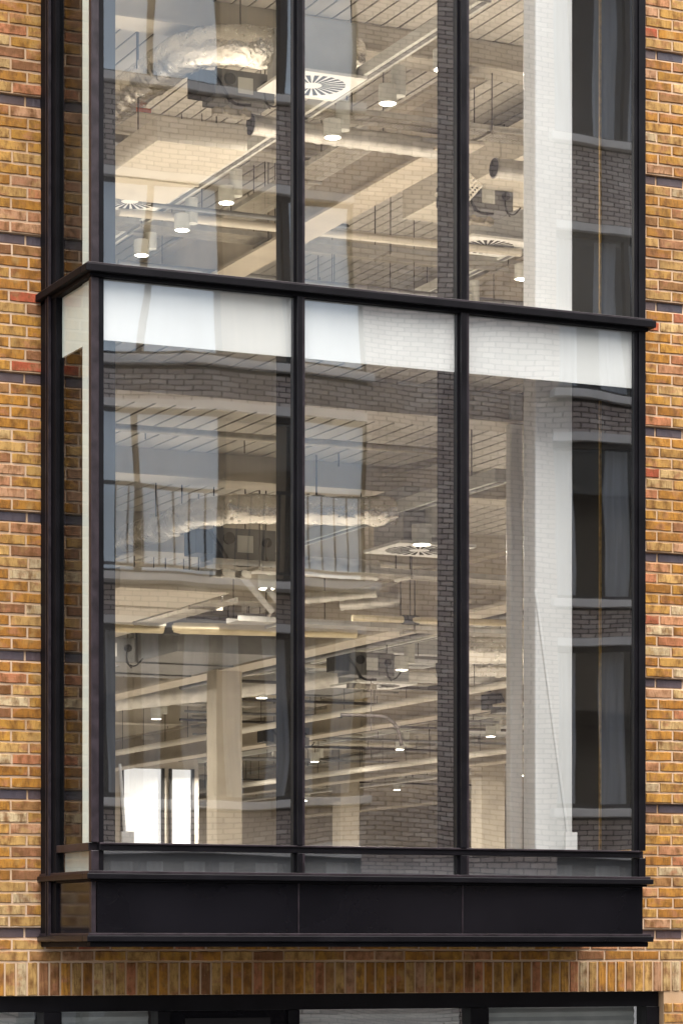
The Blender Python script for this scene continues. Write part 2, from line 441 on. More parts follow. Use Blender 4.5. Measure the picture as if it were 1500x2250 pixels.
# base cladding panels
xs = [BX0 + .03, 1.400, 2.575, BX1 - .008]
for i in range(3):
    m = MB(); m.box(xs[i] + .004, xs[i + 1] - .004, BY + .004, BY + .03, Z_TRIM + .0005, Z_LED0 - .0005)
    m.build('base_panel', M['panel'], bay, bevel=.003)
for i in (1, 2):
    m = MB(); m.box(xs[i] - .0045, xs[i] + .0045, BY + .000, BY + .03, Z_TRIM + .001, Z_LED0 - .001); m.build('panel_joint', M['plum'], bay)
m = MB(); m.box(BX0 - .004, BX0 + .026, BY - .004, BY + .035, Z_TRIM + .0005, Z_LED0 - .0005); m.build('corner_post', M['plum'], bay, bevel=.003)
for xa, xb in ((BX0 + .004, BX0 + .03), (BX1 - .03, BX1 - .004)):
    m = MB(); m.box(xa, xb, BY + .036, -.277, Z_TRIM + .0005, Z_LED0 - .0005); m.build('return_panel', M['panel'], bay, bevel=.002)
# transom
m = MB(); m.box(BX0 + .046, BX1 - .046, BY - .014, BY + .05, Z_TR0, Z_TR1 - .012); m.build('transom', M['black'], bay, bevel=.003)
m = MB(); m.box(BX0 + .046, BX1 - .046, BY - .024, BY + .05, Z_TR1 - .0118, Z_TR1); m.build('transom_lip', M['plum'], bay, bevel=.002)
for xa, xb in ((BX0 - .01, BX0 + .05), (BX1 - .05, BX1 + .01)):
    m = MB(); m.box(xa, xb, BY + .036, -.277, Z_TR0, Z_TR1); m.build('transom', M['plum'], bay, bevel=.003)
# storeys: glass, posts and mullions
STOREYS = [(Z_TR1, Z_ML0, 'lower'), (Z_ML1, Z_TOP, 'upper'), (Z_LED1, Z_TR0, 'sill')]
def pane(x0, x1, z0, z1, y, seed, mtl, amp=.0004, side=False, bulge=.0008):
    mb = MB(); nx, nz = 18, max(4, int((z1 - z0) * 12)); vs = []
    rt = random.Random(seed * 13 + 5); tx, tz = rt.uniform(-.0014, .0014), rt.uniform(-.0009, .0009)     # each unit sits a touch out of plane
    for j in range(nz + 1):
        for i in range(nx + 1):
            u, v = i / nx, j / nz
            x, z = x0 + (x1 - x0) * u, z0 + (z1 - z0) * v
            d = amp * noise.noise(Vector((x * 1.5 + seed * 7.3, z * 1.1, seed * 3.1))) * 2 + amp * .35 * noise.noise(Vector((x * 4.2, z * 2.6, seed * 9.7)))
            d += bulge * (1 - (2 * u - 1) ** 2) * (1 - (2 * v - 1) ** 8) * (1 if seed % 2 else -1)
            d += tx * (x - (x0 + x1) / 2) + tz * (z - (z0 + z1) / 2)
            vs.append((y + d, x, z) if side else (x, y + d, z))
    fs = []
    for j in range(nz):
        for i in range(nx):
            a = j * (nx + 1) + i
            q = (a, a + 1, a + nx + 2, a + nx + 1)
            fs.append(q[::-1] if side else q)
    mb.add(vs, fs, smooth=True)
    return mb.build('glass_pane', mtl, bay)
seed = 1
for z0, z1, nm in STOREYS:
    e = .001
    m = MB(); m.box(BX0 - .006, BX0 + .045, BY - .006, BY + .045, z0 + e, z1 - e); m.build('corner_post', M['plum'], bay, bevel=.004)
    m = MB(); m.box(BX0 + .0455, BX0 + .082, BY + .010, BY + .05, z0 + e, z1 - e); m.build('frame_stile', M['black'], bay, bevel=.002)
    m = MB(); m.box(BX1 - .045, BX1 + .006, BY - .006, BY + .045, z0 + e, z1 - e); m.build('corner_post', M['black'], bay, bevel=.004)
    m = MB(); m.box(BX1 - .075, BX1 - .0455, BY + .010, BY + .05, z0 + e, z1 - e); m.build('frame_stile', M['black'], bay, bevel=.002)
    for a, b in MULL:
        m = MB(); m.box(a + .014, b - .022, BY - .030, BY + .05, z0 + e, z1 - e); m.box(a, b, BY + .008, BY + .049, z0 + e, z1 - e)
        m.build('mullion', M['black'], bay, bevel=.002)
        m = MB(); m.box(b - .0215, b - .001, BY - .018, BY + .0075, z0 + e, z1 - e); m.build('mullion_cap', M['plum'], bay, bevel=.002)
    edges = [BX0 + .082, MULL[0][0], MULL[0][1], MULL[1][0], MULL[1][1], BX1 - .075]
    for k in range(3):
        a, b = edges[2 * k], edges[2 * k + 1]
        pane(a, b, z0, z1, BY + .03, seed, M['glass'], bulge=.0008 if nm != 'sill' else .00004, amp=.0004 if nm != 'sill' else .0001); seed += 1
    for xx in (BX0 + .014, BX1 - .014):
        pane(BY + .045, -.275, z0, z1, xx, seed + 4, M['glass_side'], side=True)
    if nm == 'sill':
        for k in range(3):
            m = MB(); m.box(edges[2 * k] - .005, edges[2 * k + 1] + .005, BY + .051, BY + .07, z0, z1); m.build('backing_panel', M['grey_back'], bay)
        m = MB(); m.box(BX0 + .051, BX0 + .07, BY + .072, -.275, z0, z1); m.build('backing_panel', M['blind'], bay)
# dark inner posts set behind the glass, white boards at the floor edge
for z0, z1 in ((Z_TR1 - .04, Z_ML0), (Z_ML1, Z_TOP)):
    m = MB(); m.box(.095, .205, BY + .14, BY + .22, z0, z1); m.build('inner_post', M['lining'], bay)
    m = MB(); m.box(.095, .15, BY + .2205, -.02, z0, z1); m.build('inner_lining', M['lining'], bay)
    m = MB(); m.box(.021, .029, BY + .055, BY + .235, z0, z1); m.build('inner_board', M['white'], bay, label='pale greenish white board at the bay corner')
    for a, b in MULL:
        m = MB(); m.box(a + .03, b + .012, BY + .06, BY + .36, z0, z1); m.build('inner_post', M['lining'], bay)
ed = [BX0 + .083, MULL[0][0] - .001, MULL[0][1] + .001, MULL[1][0] - .001, MULL[1][1] + .001, BX1 - .077]
for k in range(3):
    m = MB(); m.box(ed[2 * k], ed[2 * k + 1], BY + .042, BY + .055, zr(3.785), Z_ML0 + .01); m.build('spandrel_board', M['white'], bay)
m = MB(); m.box(BX0 + .03, BX0 + .045, BY + .06, -.28, zr(3.78), Z_ML0 + .01); m.build('spandrel_board', M['white'], bay)
# dark end lining on the right with a brass channel
m = MB(); m.box(4.20, 6.6, .86, .92, zr(.2), Z_TOP); m.build('end_lining', M['lining'], bay)
m = MB(); m.box(BX1 - .088, BX1 - .0755, -.475, -.455, zr(.66), zr(3.77)); m.box(BX1 - .088, BX1 - .0755, -.475, -.455, zr(4.26), Z_TOP)
ch = m.build('brass_channel', M['brass'], bay)
m = MB(); m.box(BX1 - .075, BX1 - .06, BY + .06, -.01, zr(.66), Z_TOP); m.build('return_lining', M['lining'], bay)

# ------------------------------------------------------------------ brick building: ground floor window strip
ZH = SOLD_B - .001; ZP = zr(-.428); ZB = 0.55
m = MB(); m.box(-2, 4.655, .07, .20, ZP, ZH); m.box(-2, 4.655, .07, .2, ZB - .1, ZB)
shop = m.build('ground_window', M['black'], bld, bevel=.003)
cuts = [(-2.0, -1.95), (.02, .144), (.815, .90), (1.76, 1.84), (3.138, 3.281), (4.549, 4.655)]
for a, b in cuts:
    m = MB(); m.box(a, b, .06, .205, ZB, ZP - .0005); m.build('frame_post', M['black'], shop, bevel=.003)
for i in range(5):
    a, b = cuts[i][1], cuts[i + 1][0]
    if i == 2:
        m = MB(); m.box(a, b, .10, .14, ZB, ZP - .001); m.build('dark_panel', M['panel'], shop)
        m = MB(); m.box(a + .12, b - .12, .092, .0995, ZB + .1, ZP - .05); m.build('panel_leaf', M['lining'], shop, bevel=.004)
        continue
    mb = MB(); nx, nz = 20, 20; vs = []
    for jj in range(nz + 1):
        for ii in range(nx + 1):
            xx = a + (b - a) * ii / nx; zz = ZB + (ZP - ZB) * jj / nz
            vs.append((xx, .13 + .0016 * noise.noise(Vector((xx * 1.3 + i * 5, zz * 3.4, 4))), zz))
    mb.add(vs, [(q, q + 1, q + nx + 2, q + nx + 1) for jj in range(nz) for q in range(jj * (nx + 1), jj * (nx + 1) + nx)], smooth=True)
    mb.build('glass_pane', M['glass_shop'], shop)
    bl = MB(); vs = []
    for jj in range(41):
        zz = ZP + .02 - jj * .03
        yy = .215 + .012 * (jj % 2)
        vs += [(a + .01, yy, zz), (b - .01, yy, zz)]
    bl.add(vs, [(2 * q, 2 * q + 1, 2 * q + 3, 2 * q + 2)[::-1] for q in range(40)])
    bl.build('blind', M['blind'], shop)
m = MB(); m.box(-2, 4.7, .9, .95, .1, zr(-.3)); m.build('back_lining', M['lining'], shop)

# ------------------------------------------------------------------ offices: shell
RX0, RX1 = -1.9, 30.0
LO = dict(floor=zr(.22), ceil=zr(3.95), y1=48.0)
UP = dict(floor=zr(4.32), ceil=zr(8.2), y1=24.0)
m = MB(); m.box(RX0, RX1, .33, LO['y1'], LO['floor'] - .2, LO['floor']); m.build('office_floor', M['floor'], kind='structure')
m = MB(); m.box(RX0, RX1, .1, UP['y1'], UP['floor'] - .06, UP['floor'])
m.box(.16, BX1 - .1, BY + .12, .0995, zr(4.10), zr(4.18)); m.build('upper_office_floor', M['floor'], kind='structure')
for nm, F in (('office_wall', LO), ('upper_office_wall', UP)):
    z0, z1, y1 = F['floor'], F['ceil'] + .05, F['y1']
    m = MB()
    m.box(RX0 - .1, RX0, .33, y1 + .1, z0, z1); m.box(RX1, RX1 + .1, .33, y1 + .1, z0, z1)
    if F is LO:
        xx = 9.0                                    # a cross wall with two windows that have glowing blinds
        for a, b in ((12.60, 13.46), (13.56, 14.06)): m.box(xx, a, 33.0, 33.1, z0, z1); m.box(a, b, 33.0, 33.1, z0, zr(1.2)); m.box(a, b, 33.0, 33.1, zr(3.34), z1); xx = b
        m.box(xx, 14.16, 33.0, 33.1, z0, z1)
        m.box(RX0, RX1, y1, y1 + .1, z0, z1)
    else: m.box(RX0, RX1, y1, y1 + .1, z0, z1)
    m.box(5.2, RX1, .33, .40, z0, z1); m.box(RX0, -.1, .33, .40, z0, z1)
    m.build(nm, M['wall'], kind='structure')
def ceiling(nm, F, ys, vis):
    zc = F['ceil']
    m = MB(); m.box(RX0, RX1, .02, F['y1'], zc + .013, zc + .06)
    if F is LO: m.box(.16, BX1 - .1, BY + .12, .0195, zc + .013, zc + .06)
    root = m.build(nm, M['void'], kind='structure')
    cache = {}; rest = MB(); st = .16
    for k in range(len(ys) - 1):
        a, b = ys[k] + .0, ys[k + 1] - .0
        xx = RX0
        while xx < RX1:
            if a < 0 and not (.2 < xx < BX1 - .3): xx += st; continue
            near = k in vis and vis[k][0] < xx < vis[k][1]
            if near:
                key = round(b - a, 3)
                if key not in cache: cache[key] = MB().box(0, st - .020, 0, b - a - .02, 0, .010).mesh('deck_panel', M['deck'])
                part(root, 'deck_panel', cache[key], (xx, a + .01, zc + random.uniform(-.001, .001)))
            else: rest.box(xx, xx + st - .020, a + .01, b - .01, zc, zc + .010)
            xx += st
    rest.build('deck_panel_rest', M['deck'], root, kind='stuff')
    return root
LY = [-.70, .45, 3.65, 6.85, 10.05, 14.0, 18.0, 22.0, 26.0, 30.0, 36.0, 42.0, 48.0]
UY = [.02, 2.2, 5.40, 8.8, 12.2, 15.6, 24.0]
ceiling('office_ceiling', LO, LY, {0: (0, 4), 1: (.2, 6.5), 2: (1.2, 7)})
ceiling('upper_office_ceiling', UP, UY, {1: (2, 7), 2: (2, 8), 3: (3, 9)})
def nth(i): return ['first', 'second', 'third', 'fourth', 'fifth', 'sixth', 'seventh', 'eighth', 'ninth', 'tenth', 'eleventh', 'twelfth'][i]
for i, y in enumerate(LY[1:-1]):
    h = .20 if i < 2 else .34
    m = MB(); m.box(RX0, RX1, y - .06, y + .18, zr(3.95) - h, zr(3.95) - .001); m.box(RX0, RX1, y - .12, y + .24, zr(3.95) - h - .02, zr(3.95) - h - .0005)
    tag(m.build('cross_beam', M['cream']), f'cream cross beam under lower office ceiling, {nth(i)} back from glass', 'beam', 'lower office cross beams')
for i, y in enumerate(UY[1:-1]):
    h = .24
    m = MB(); m.box(RX0, RX1, y, y + .22, zr(8.2) - h, zr(8.2) - .001); m.box(RX0, RX1, y - .06, y + .28, zr(8.2) - h - .02, zr(8.2) - h - .0005)
    tag(m.build('cross_beam', M['cream']), f'cream cross beam under upper office ceiling, {nth(i)} back from glass', 'beam', 'upper office cross beams')
# long steel beams running away from the facade
for i, (x, y0, y1) in enumerate([(6.2, 4.0, 47), (11.2, 6, 47), (16.4, 8, 47), (21.6, 8, 47)]):
    m = MB(); m.box(x, x + .05, y0, y1, zr(3.10), zr(3.55)); m.box(x - .13, x + .18, y0, y1, zr(3.07), zr(3.0995)); m.box(x - .13, x + .18, y0, y1, zr(3.5505), zr(3.58))
    tag(m.build('long_beam', M['cream_d']), f'beige steel beam receding into lower office, {nth(i)} from left', 'beam', 'lower office long beams')
for i, (x, y0, y1) in enumerate([(5.75, 5.3, 23), (9.6, 6.5, 23), (2.75, 9.0, 23)]):
    m = MB(); m.box(x, x + .05, y0, y1, zr(7.25), zr(7.8)); m.box(x - .15, x + .2, y0, y1, zr(7.22), zr(7.2495)); m.box(x - .15, x + .2, y0, y1, zr(7.8005), zr(7.83))
    tag(m.build('long_beam', M['cream_d']), ['beige steel beam receding behind middle upper pane', 'beige steel beam receding behind right upper pane', 'far beige steel beam low in left upper pane'][i], 'beam', 'upper office long beams')
# windows in the cross wall; emissive blinds stand in for daylight
for i, (a, b) in enumerate([(12.60, 13.46), (13.56, 14.06)]):
    t = thing('back_window', ['wider bright window low in the left lower pane', 'narrow bright window nearest the tall beige column, low down'][i], 'window', ((a + b) / 2, 33.0, zr(1.2)), 'far windows')
    m = MB()
    m.box(a, a + .05, 32.95, 33.06, zr(1.2), zr(3.34)); m.box(b - .05, b, 32.95, 33.06, zr(1.2), zr(3.34)); m.box(a + .05, b - .05, 32.95, 33.06, zr(1.3), zr(1.35))
    m.build('frame', M['dark'], t)
    m = MB(); m.add([(a, 33.04, zr(1.2)), (b, 33.04, zr(1.2)), (b, 33.04, zr(3.34)), (a, 33.04, zr(3.34))], [(0, 1, 2, 3)]); m.build('glass_pane', M['glass_opp'], t)
    m = MB(); m.box(a + .055, b - .055, 33.005, 33.01, zr(1.36), zr(3.33)); m.build('blind', M['glow_blind'], t)

# ------------------------------------------------------------------ columns and braces
def column(x0, x1, y0, y1, z0, z1, mtl, label, plate=True):
    t = thing('column', label, 'column', ((x0 + x1) / 2, (y0 + y1) / 2, z0), None)
    m = MB(); m.box(x0, x1, y0, y1, z0, z1); m.build('shaft', mtl, t, bevel=.012)
    if plate:
        m = MB(); m.box(x0 - .05, x1 + .05, y0 - .05, y1 + .05, z0, z0 + .03); m.build('base_plate', mtl, t)
    return t
zl0, zl1, zu0, zu1 = LO['floor'], LO['ceil'], UP['floor'], UP['ceil']
column(3.335, 3.625, -.52, -.34, zl0, zl1, M['white_paint'], 'thick white column standing right in the lower office')
column(3.335, 3.625, -.52, -.34, zr(4.185), zu1, M['white_paint'], 'thick white column standing right in the upper office')
column(3.615, 3.715, .37, .45, zl0, zl1, M['white_paint'], 'slim white post just left of the thick lower column')
column(6.05, 6.36, 12.0, 12.3, zl0, zl1, M['cream_d'], 'tall beige column rising in the left lower pane')
column(6.05, 6.36, 12.0, 12.3, zu0, zu1, M['cream_d'], 'beige column behind the left upper pane')
column(16.55, 17.0, 26.0, 26.4, zl0, zl1, M['cream_d'], 'far beige column behind the right lower pane')
column(17.1, 17.5, 33.0, 33.4, zl0, zl1, M['cream_d'], 'distant beige column behind the middle lower pane')
for nm, p, q, lb in (('brace_rod', (3.29, -.60, zr(2.42)), (3.55, -.60, zr(.70)), 'thin white diagonal rod crossing the thick lower column'),
                     ('brace_rod', (.890, 1.0, zr(1.27)), (.930, 1.0, zr(.72)), 'thin white diagonal rod at the far left lower corner')):
    m = MB(); m.tube([p, q], .011, 8); t = m.build(nm, M['white_paint']); tag(t, lb, 'rod')
    m = MB(); m.box(q[0] - .03, q[0] + .06, q[1] - .012, q[1] + .012, q[2] - .06, q[2] + .08); m.build('gusset', M['white_paint'], t)

# ------------------------------------------------------------------ lamps on trunking
def cyl(r0, r1, z0, z1, seg=24, x=0, y=0, caps=True):
    return MB().tube([(x, y, z0), (x, y, z1)], [r0, r1], seg, caps)
me_body = cyl(.078, .078, 0, .15).mesh('lamp_body', M['trunk'])
me_stem = cyl(.062, .062, .07, .32, x=.10).mesh('lamp_stem', M['trunk'])
me_ring = cyl(.079, .079, -.006, .0, 24).mesh('lamp_rim', M['white_paint'])
me_lens = cyl(.064, .064, -.0075, -.0062, 24).mesh('lamp_lens', M['lens'])
ld = bpy.data.lights.new('lamp_light', 'AREA'); ld.shape = 'DISK'; ld.size = .12; ld.energy = LAMP_W; ld.color = (1.0, 0.915, 0.79)
def lamp(x, y, z, label, group, power=None):
    t = thing('spotlight', label, 'spotlight', (x, y, z), group)
    part(t, 'lamp_body', me_body); part(t, 'lamp_stem', me_stem); part(t, 'lamp_rim', me_ring); part(t, 'lamp_lens', me_lens)
    d = ld
    lo = bpy.data.objects.new('lamp_light', d); COL.objects.link(lo); lo.parent = t; lo.location = (0, 0, -.012)
def trunking(x, y0, y1, z, label):
    t = thing('lighting_trunking', label, 'trunking', (x, y0, z), 'lighting trunking')
    m = MB(); m.box(x - .06, x + .06, y0, y1, z, z + .10); m.build('channel', M['trunk'], t, bevel=.004)
    m = MB(); m.box(x - .022, x + .022, y0 + .01, y1, z - .006, z - .0005); m.build('slot', M['unit'], t)
    m = MB(); yy = y0 + .5
    while yy < y1: m.bar((x, yy, z + .1), (x, yy, z + .85), .005); yy += 2.0
    m.build('hanger_rod', M['rod'], t)
ZU = zr(7.12)
trunking(4.35, 2.2, 13.0, ZU + .26, 'pale lighting trunking crossing all the upper left panes diagonally')
for i, y in enumerate([3.12, 4.16, 5.29, 7.76, 8.92, 10.07]):
    lamp(4.44, y, ZU, f'lit white cylinder spotlight, {nth(i)} from the glass on the upper trunking', 'upper spotlights')
trunking(8.42, 6.0, 16.0, ZU + .26, 'pale lighting trunking behind the right upper pane')
lamp(8.5, 9.4, ZU, 'lit spotlight left of the thick white column, upper office', 'upper spotlights')
lamp(8.62, 10.95, ZU, 'lit spotlight at bottom of right upper pane beside mullion', 'upper spotlights')
lamp(1.6, 6.5, ZU, 'unseen extra spotlight for room light, behind the upper frame or column', 'hidden upper spotlights')  # this lamp and the next are unseen, kept only to light the room
lamp(8.5, 6.0, ZU, 'unseen extra spotlight for room light, behind the upper frame or column', 'hidden upper spotlights')
ZLL = zr(3.2)
tracks = [(3.98, 1.2, 46, [2.75, 5.9, 9.0, 13.5, 18.0]), (8.36, 3, 46, [3.6, 7.8, 12.25, 16.4, 20.2, 25.0]), (14.2, 6, 46, [7, 11.5, 16, 21.3, 24.5, 27.9, 32.2]), (19.4, 8, 46, [12, 18, 24, 30, 35.5, 40.2, 44.2])]
LOWER = {(0, 0): 'bright near spotlight just above the lower swirl diffuser', (0, 1): 'lit spotlight highest in the left lower pane, by the mullion',
         (1, 2): 'lit spotlight just above the distant lower diffuser', (1, 3): 'lit spotlight right of the tall beige column',
         (1, 4): 'largest lit spotlight left of the tall beige column', (2, 3): 'lit spotlight left of the slim white post, right lower pane',
         (2, 4): 'lit spotlight in middle lower pane, well below the distant diffuser', (2, 5): 'lit spotlight in middle lower pane close to the left mullion',
         (3, 3): 'tiny spotlight between slim post and thick column, lower pane',
         (3, 4): 'lowest tiny spotlight at right of the middle lower pane', (3, 5): 'lowest tiny spotlight touching the left middle mullion',
         (3, 6): 'tiny spotlight just right of the beige column, low down'}
for i, (x, y0, y1, ys) in enumerate(tracks):
    trunking(x, y0, y1, ZLL + .26, f'pale lighting trunking receding through lower office, {nth(i)} from left')
    for k, y in enumerate(ys):
        lb = LOWER.get((i, k), 'unseen extra spotlight for room light, behind the beams, ducts and frames')  # lamps without their own label are unseen, kept for the room light
        lamp(x + .09, y, ZLL, lb, 'lower spotlights' if (i, k) in LOWER else 'hidden lower spotlights')

# ------------------------------------------------------------------ swirl diffusers
me_plate = MB().box(-.31, .31, -.31, .31, 0, .022).mesh('plate', M['white_paint'])
me_plen = MB().box(-.25, .25, -.25, .25, .0225, .42).mesh('plenum', M['greybox'])
me_slot = MB().add([(.075, -.006, -.0012), (.25, -.018, -.0012), (.25, .018, -.0012), (.075, .006, -.0012), (.075, -.006, .004), (.25, -.018, .004), (.25, .018, .004), (.075, .006, .004)],
                   [(0, 3, 2, 1), (4, 5, 6, 7), (0, 1, 5, 4), (1, 2, 6, 5), (2, 3, 7, 6), (3, 0, 4, 7)]).mesh('slot', M['void'])
def diffuser(x, y, z, label, scale=1.0):
    t = thing('ceiling_diffuser', label, 'diffuser', (x, y, z), 'swirl diffusers')
    t.scale = (scale,) * 3
    part(t, 'plate', me_plate); part(t, 'plenum', me_plen)
    for k in range(24):
        part(t, 'slot', me_slot, (0, 0, 0), k * math.tau / 24)
diffuser(3.97, 4.68, zr(7.35), 'square swirl diffuser under a grey box in middle upper pane', 1.15)
diffuser(3.90, 8.95, zr(7.35), 'square swirl diffuser low in left upper pane', 1.15)
diffuser(7.95, 9.15, zr(7.35), 'square swirl diffuser in right upper pane by white column', 1.15)
diffuser(4.22, 3.10, zr(3.2), 'square swirl diffuser near a lamp in middle lower pane', 1.1)
diffuser(9.05, 14.3, zr(3.2), 'distant swirl diffuser halfway down the middle lower pane', 1.3)

# ------------------------------------------------------------------ ducts
def bez(pts, n=10):
    "polyline with rounded corners"
    pts = [Vector(p) for p in pts]; out = [pts[0]]
    for i in range(1, len(pts) - 1):
        a, b, c = pts[i - 1], pts[i], pts[i + 1]
        r = min((a - b).length, (c - b).length, .55) * .8
        p, q = b + (a - b).normalized() * r, b + (c - b).normalized() * r
        for k in range(n + 1):
            t = k / n; out.append(p * (1 - t) ** 2 + b * 2 * t * (1 - t) + q * t * t)
    out.append(pts[-1])
    fin = []
    for p, q in zip(out, out[1:]):
        k = max(1, int((q - p).length / .04)); fin += [p.lerp(q, j / k) for j in range(k)]
    return fin + [out[-1]]
def duct(name, pts, r, mtl, label, ridge=0.0, wob=0.0, seg=24, hang=None):
    t = thing(name, label, 'duct', pts[0])
    MB().tube(bez(pts), r, seg, True, ridge, wob).build('casing', mtl, t)
    u = (Vector(pts[1]) - Vector(pts[0])).normalized(); q = Vector(pts[0])
    MB().tube([q - u * .006, q + u * .004], r * .96, seg).build('mouth', M['dark'], t)
    if hang:
        m = MB()
        for p in hang: m.bar((p[0] - r, p[1], p[2]), (p[0] - r, p[1], hang_z(p[2])), .006); m.bar((p[0] + r, p[1], p[2]), (p[0] + r, p[1], hang_z(p[2])), .006)
        m.build('hanger_rod', M['rod'], t)
    return t
def hang_z(z): return LO['ceil'] if z < UP['floor'] else UP['ceil']
duct('foil_duct', [(3.02, 8.6, zr(7.72)), (3.10, 5.05, zr(7.72)), (4.05, 4.9, zr(7.70)), (4.5, 4.88, zr(7.7))], .175, M['foil'], 'fat crumpled foil duct bending across the left upper pane', 0, .02, 32, [(3.05, 6.0, zr(7.72)), (3.6, 4.95, zr(7.72))])
d = duct('spiral_duct', [(3.86, 5.75, zr(7.28)), (5.95, 5.72, zr(7.26))], .088, M['galv'], 'silver spiral duct under the cable tray, upper panes', .009, 0, 24)
duct('spiral_duct', [(6.3, 5.8, zr(7.18)), (8.2, 5.8, zr(7.18))], .09, M['galv'], 'short silver duct beside the tilted bracket, right upper pane', .009)
duct('foil_duct', [(2.50, 8.2, zr(3.46)), (2.58, 3.52, zr(3.50)), (3.1, 3.4, zr(3.50)), (3.98, 2.98, zr(3.48))], .115, M['foil'], 'crumpled foil duct bending across the lower panes', 0, .018, 32, [(2.6, 4.5, zr(3.5)), (3.3, 3.33, zr(3.5))])
duct('spiral_duct', [(3.30, 4.75, zr(3.25)), (4.6, 4.72, zr(3.25))], .085, M['galv'], 'silver spiral duct with open end in left lower pane', .005)
duct('spiral_duct', [(5.75, 8.0, zr(3.38)), (6.7, 7.3, zr(3.42))], .075, M['galv'], 'short silver spiral duct in middle lower pane', .005)
duct('spiral_duct', [(4.75, 6.9, zr(3.24)), (5.35, 6.3, zr(3.28))], .05, M['galv'], 'silver flexible duct end beside lower mullion', .005)
duct('spiral_duct', [(6.5, 16.5, zr(3.1)), (9.5, 15.0, zr(3.45)), (11.5, 15.0, zr(3.5))], .13, M['galv'], 'distant silver duct slanting behind the left lower pane', .006)
duct('foil_duct', [(9.6, 13.6, zr(3.42)), (11.0, 13.4, zr(3.42))], .13, M['foil'], 'distant foil duct above the far diffuser', 0, .02)
duct('foil_duct', [(8.0, 16.2, zr(3.5)), (9.4, 16.0, zr(3.5))], .12, M['foil'], 'distant foil duct right of the tall beige column', 0, .02)
duct('foil_duct', [(7.0, 8.2, zr(3.0)), (8.4, 8.0, zr(3.0))], .14, M['foil'], 'foil duct behind the right lower pane', 0, .02)
# black end discs of the open ducts
for p, lb in (((3.845, 5.75, zr(7.28)), 'round black duct mouth in left upper pane'), ((3.285, 4.75, zr(3.25)), 'round black duct mouth in left lower pane')):
    m = MB(); m.tube([p, (p[0] + .01, p[1], p[2])], .092, 20); tag(m.build('duct_cap', M['dark']), lb, 'duct cap')
# rectangular ducts
def rect_duct(x0, x1, y0, y1, z0, z1, mtl, label):
    t = thing('rectangular_duct', label, 'duct', (x0, y0, z0))
    m = MB(); m.box(x0, x1, y0, y1, z0, z1); m.build('casing', mtl, t, bevel=.006)
    m = MB(); yy = y0 + 1.2
    while yy < y1: m.box(x0 - .018, x1 + .018, yy, yy + .03, z0 - .018, z1 + .018); yy += 1.25
    m.build('flange', mtl, t)
    m = MB()
    for xx in (x0 + .05, x1 - .05): m.bar((xx, y0 + .6, z1), (xx, y0 + .6, hang_z(z0)), .006)
    m.build('hanger_rod', M['rod'], t)
rect_duct(2.95, 3.80, 5.70, 7.7, zr(7.02), zr(7.24), M['cream'], 'wide flat cream duct filling the left upper pane')
rect_duct(2.35, 3.35, 5.0, 10.5, zr(3.02), zr(3.2), M['cream'], 'wide flat cream duct in the left lower pane')
rect_duct(6.9, 7.8, 5.6, 9.0, zr(7.5), zr(7.85), M['cream'], 'flat cream duct high in the right upper pane')
rect_duct(4.85, 5.95, 10.1, 13.0, zr(3.06), zr(3.42), M['unit'], 'dark grey duct left of the tall beige column')
rect_duct(9.3, 10.4, 15.6, 18.4, zr(3.42), zr(3.76), M['unit'], 'dark grey duct behind and right of the tall beige column')
rect_duct(14.9, 15.9, 20.0, 24.0, zr(3.42), zr(3.78), M['greybox'], 'pale grey duct deep behind the middle lower pane')
rect_duct(12.4, 13.3, 24.0, 28.0, zr(3.42), zr(3.75), M['unit'], 'dark grey duct deep behind the left lower pane')
rect_duct(8.6, 9.8, 12.8, 15.5, zr(3.45), zr(3.85), M['greybox'], 'grey sheet duct above the distant diffuser')
rect_duct(12.0, 13.2, 17.0, 21.0, zr(3.42), zr(3.8), M['cream'], 'cream duct deep in the lower office')

# ------------------------------------------------------------------ fan coil units
def fan_unit(x, y, z, label):
    t = thing('fan_unit', label, 'fan unit', (x, y, z))
    m = MB(); m.box(x, x + .55, y, y + .35, z, z + .26); m.build('case', M['unit'], t, bevel=.01)
    m = MB(); m.box(x - .16, x - .001, y + .03, y + .3, z + .04, z + .24); m.build('motor_box', M['dark'], t, bevel=.01)
    m = MB(); m.tube([(x + .12, y - .03, z + .17), (x + .12, y - .001, z + .17)], .05, 16); m.tube([(x + .46, y - .03, z + .15), (x + .46, y - .001, z + .15)], .04, 16); m.build('port', M['dark'], t)
    m = MB(); m.box(x + .2, x + .34, y - .008, y - .0005, z + .06, z + .2); m.build('data_plate', M['trunk'], t)
    m = MB(); m.tube(bez([(x - .05, y - .01, z + .22), (x + .06, y - .06, z + .05), (x + .12, y - .03, z - .06), (x + .3, y - .05, z - .05)]), .014, 8)
    m.tube(bez([(x + .46, y - .03, z + .17), (x + .4, y - .08, z + .02), (x + .5, y - .06, z - .08), (x + .62, y - .02, z + .05)]), .008, 8); m.build('cable', M['dark'], t)
    m = MB(); m.box(x - .04, x + .30, y - .06, y + .02, z - .16, z - .10); m.tube([(x + .05, y - .12, z - .13), (x + .05, y, z - .13)], .032, 14); m.tube([(x + .22, y - .12, z - .13), (x + .22, y, z - .13)], .032, 14); m.build('valve_block', M['tray'], t)
    m = MB()
    for xx in (x + .03, x + .5): m.bar((xx, y + .1, z + .26), (xx, y + .1, hang_z(z)), .006)
    m.build('hanger_rod', M['rod'], t)
fan_unit(3.45, 5.55, zr(7.42), 'dark fan unit with cables below the upper foil duct')
fan_unit(2.95, 4.35, zr(3.22), 'dark fan unit below the lower foil duct')
fan_unit(6.9, 7.6, zr(7.3), 'small dark fan unit by the thick upper column')
fan_unit(3.95, 10.4, zr(2.95), 'dark unit with an arm at left edge of lower office')
fan_unit(7.5, 11.6, zr(3.05), 'dark unit hanging in middle of the lower office')
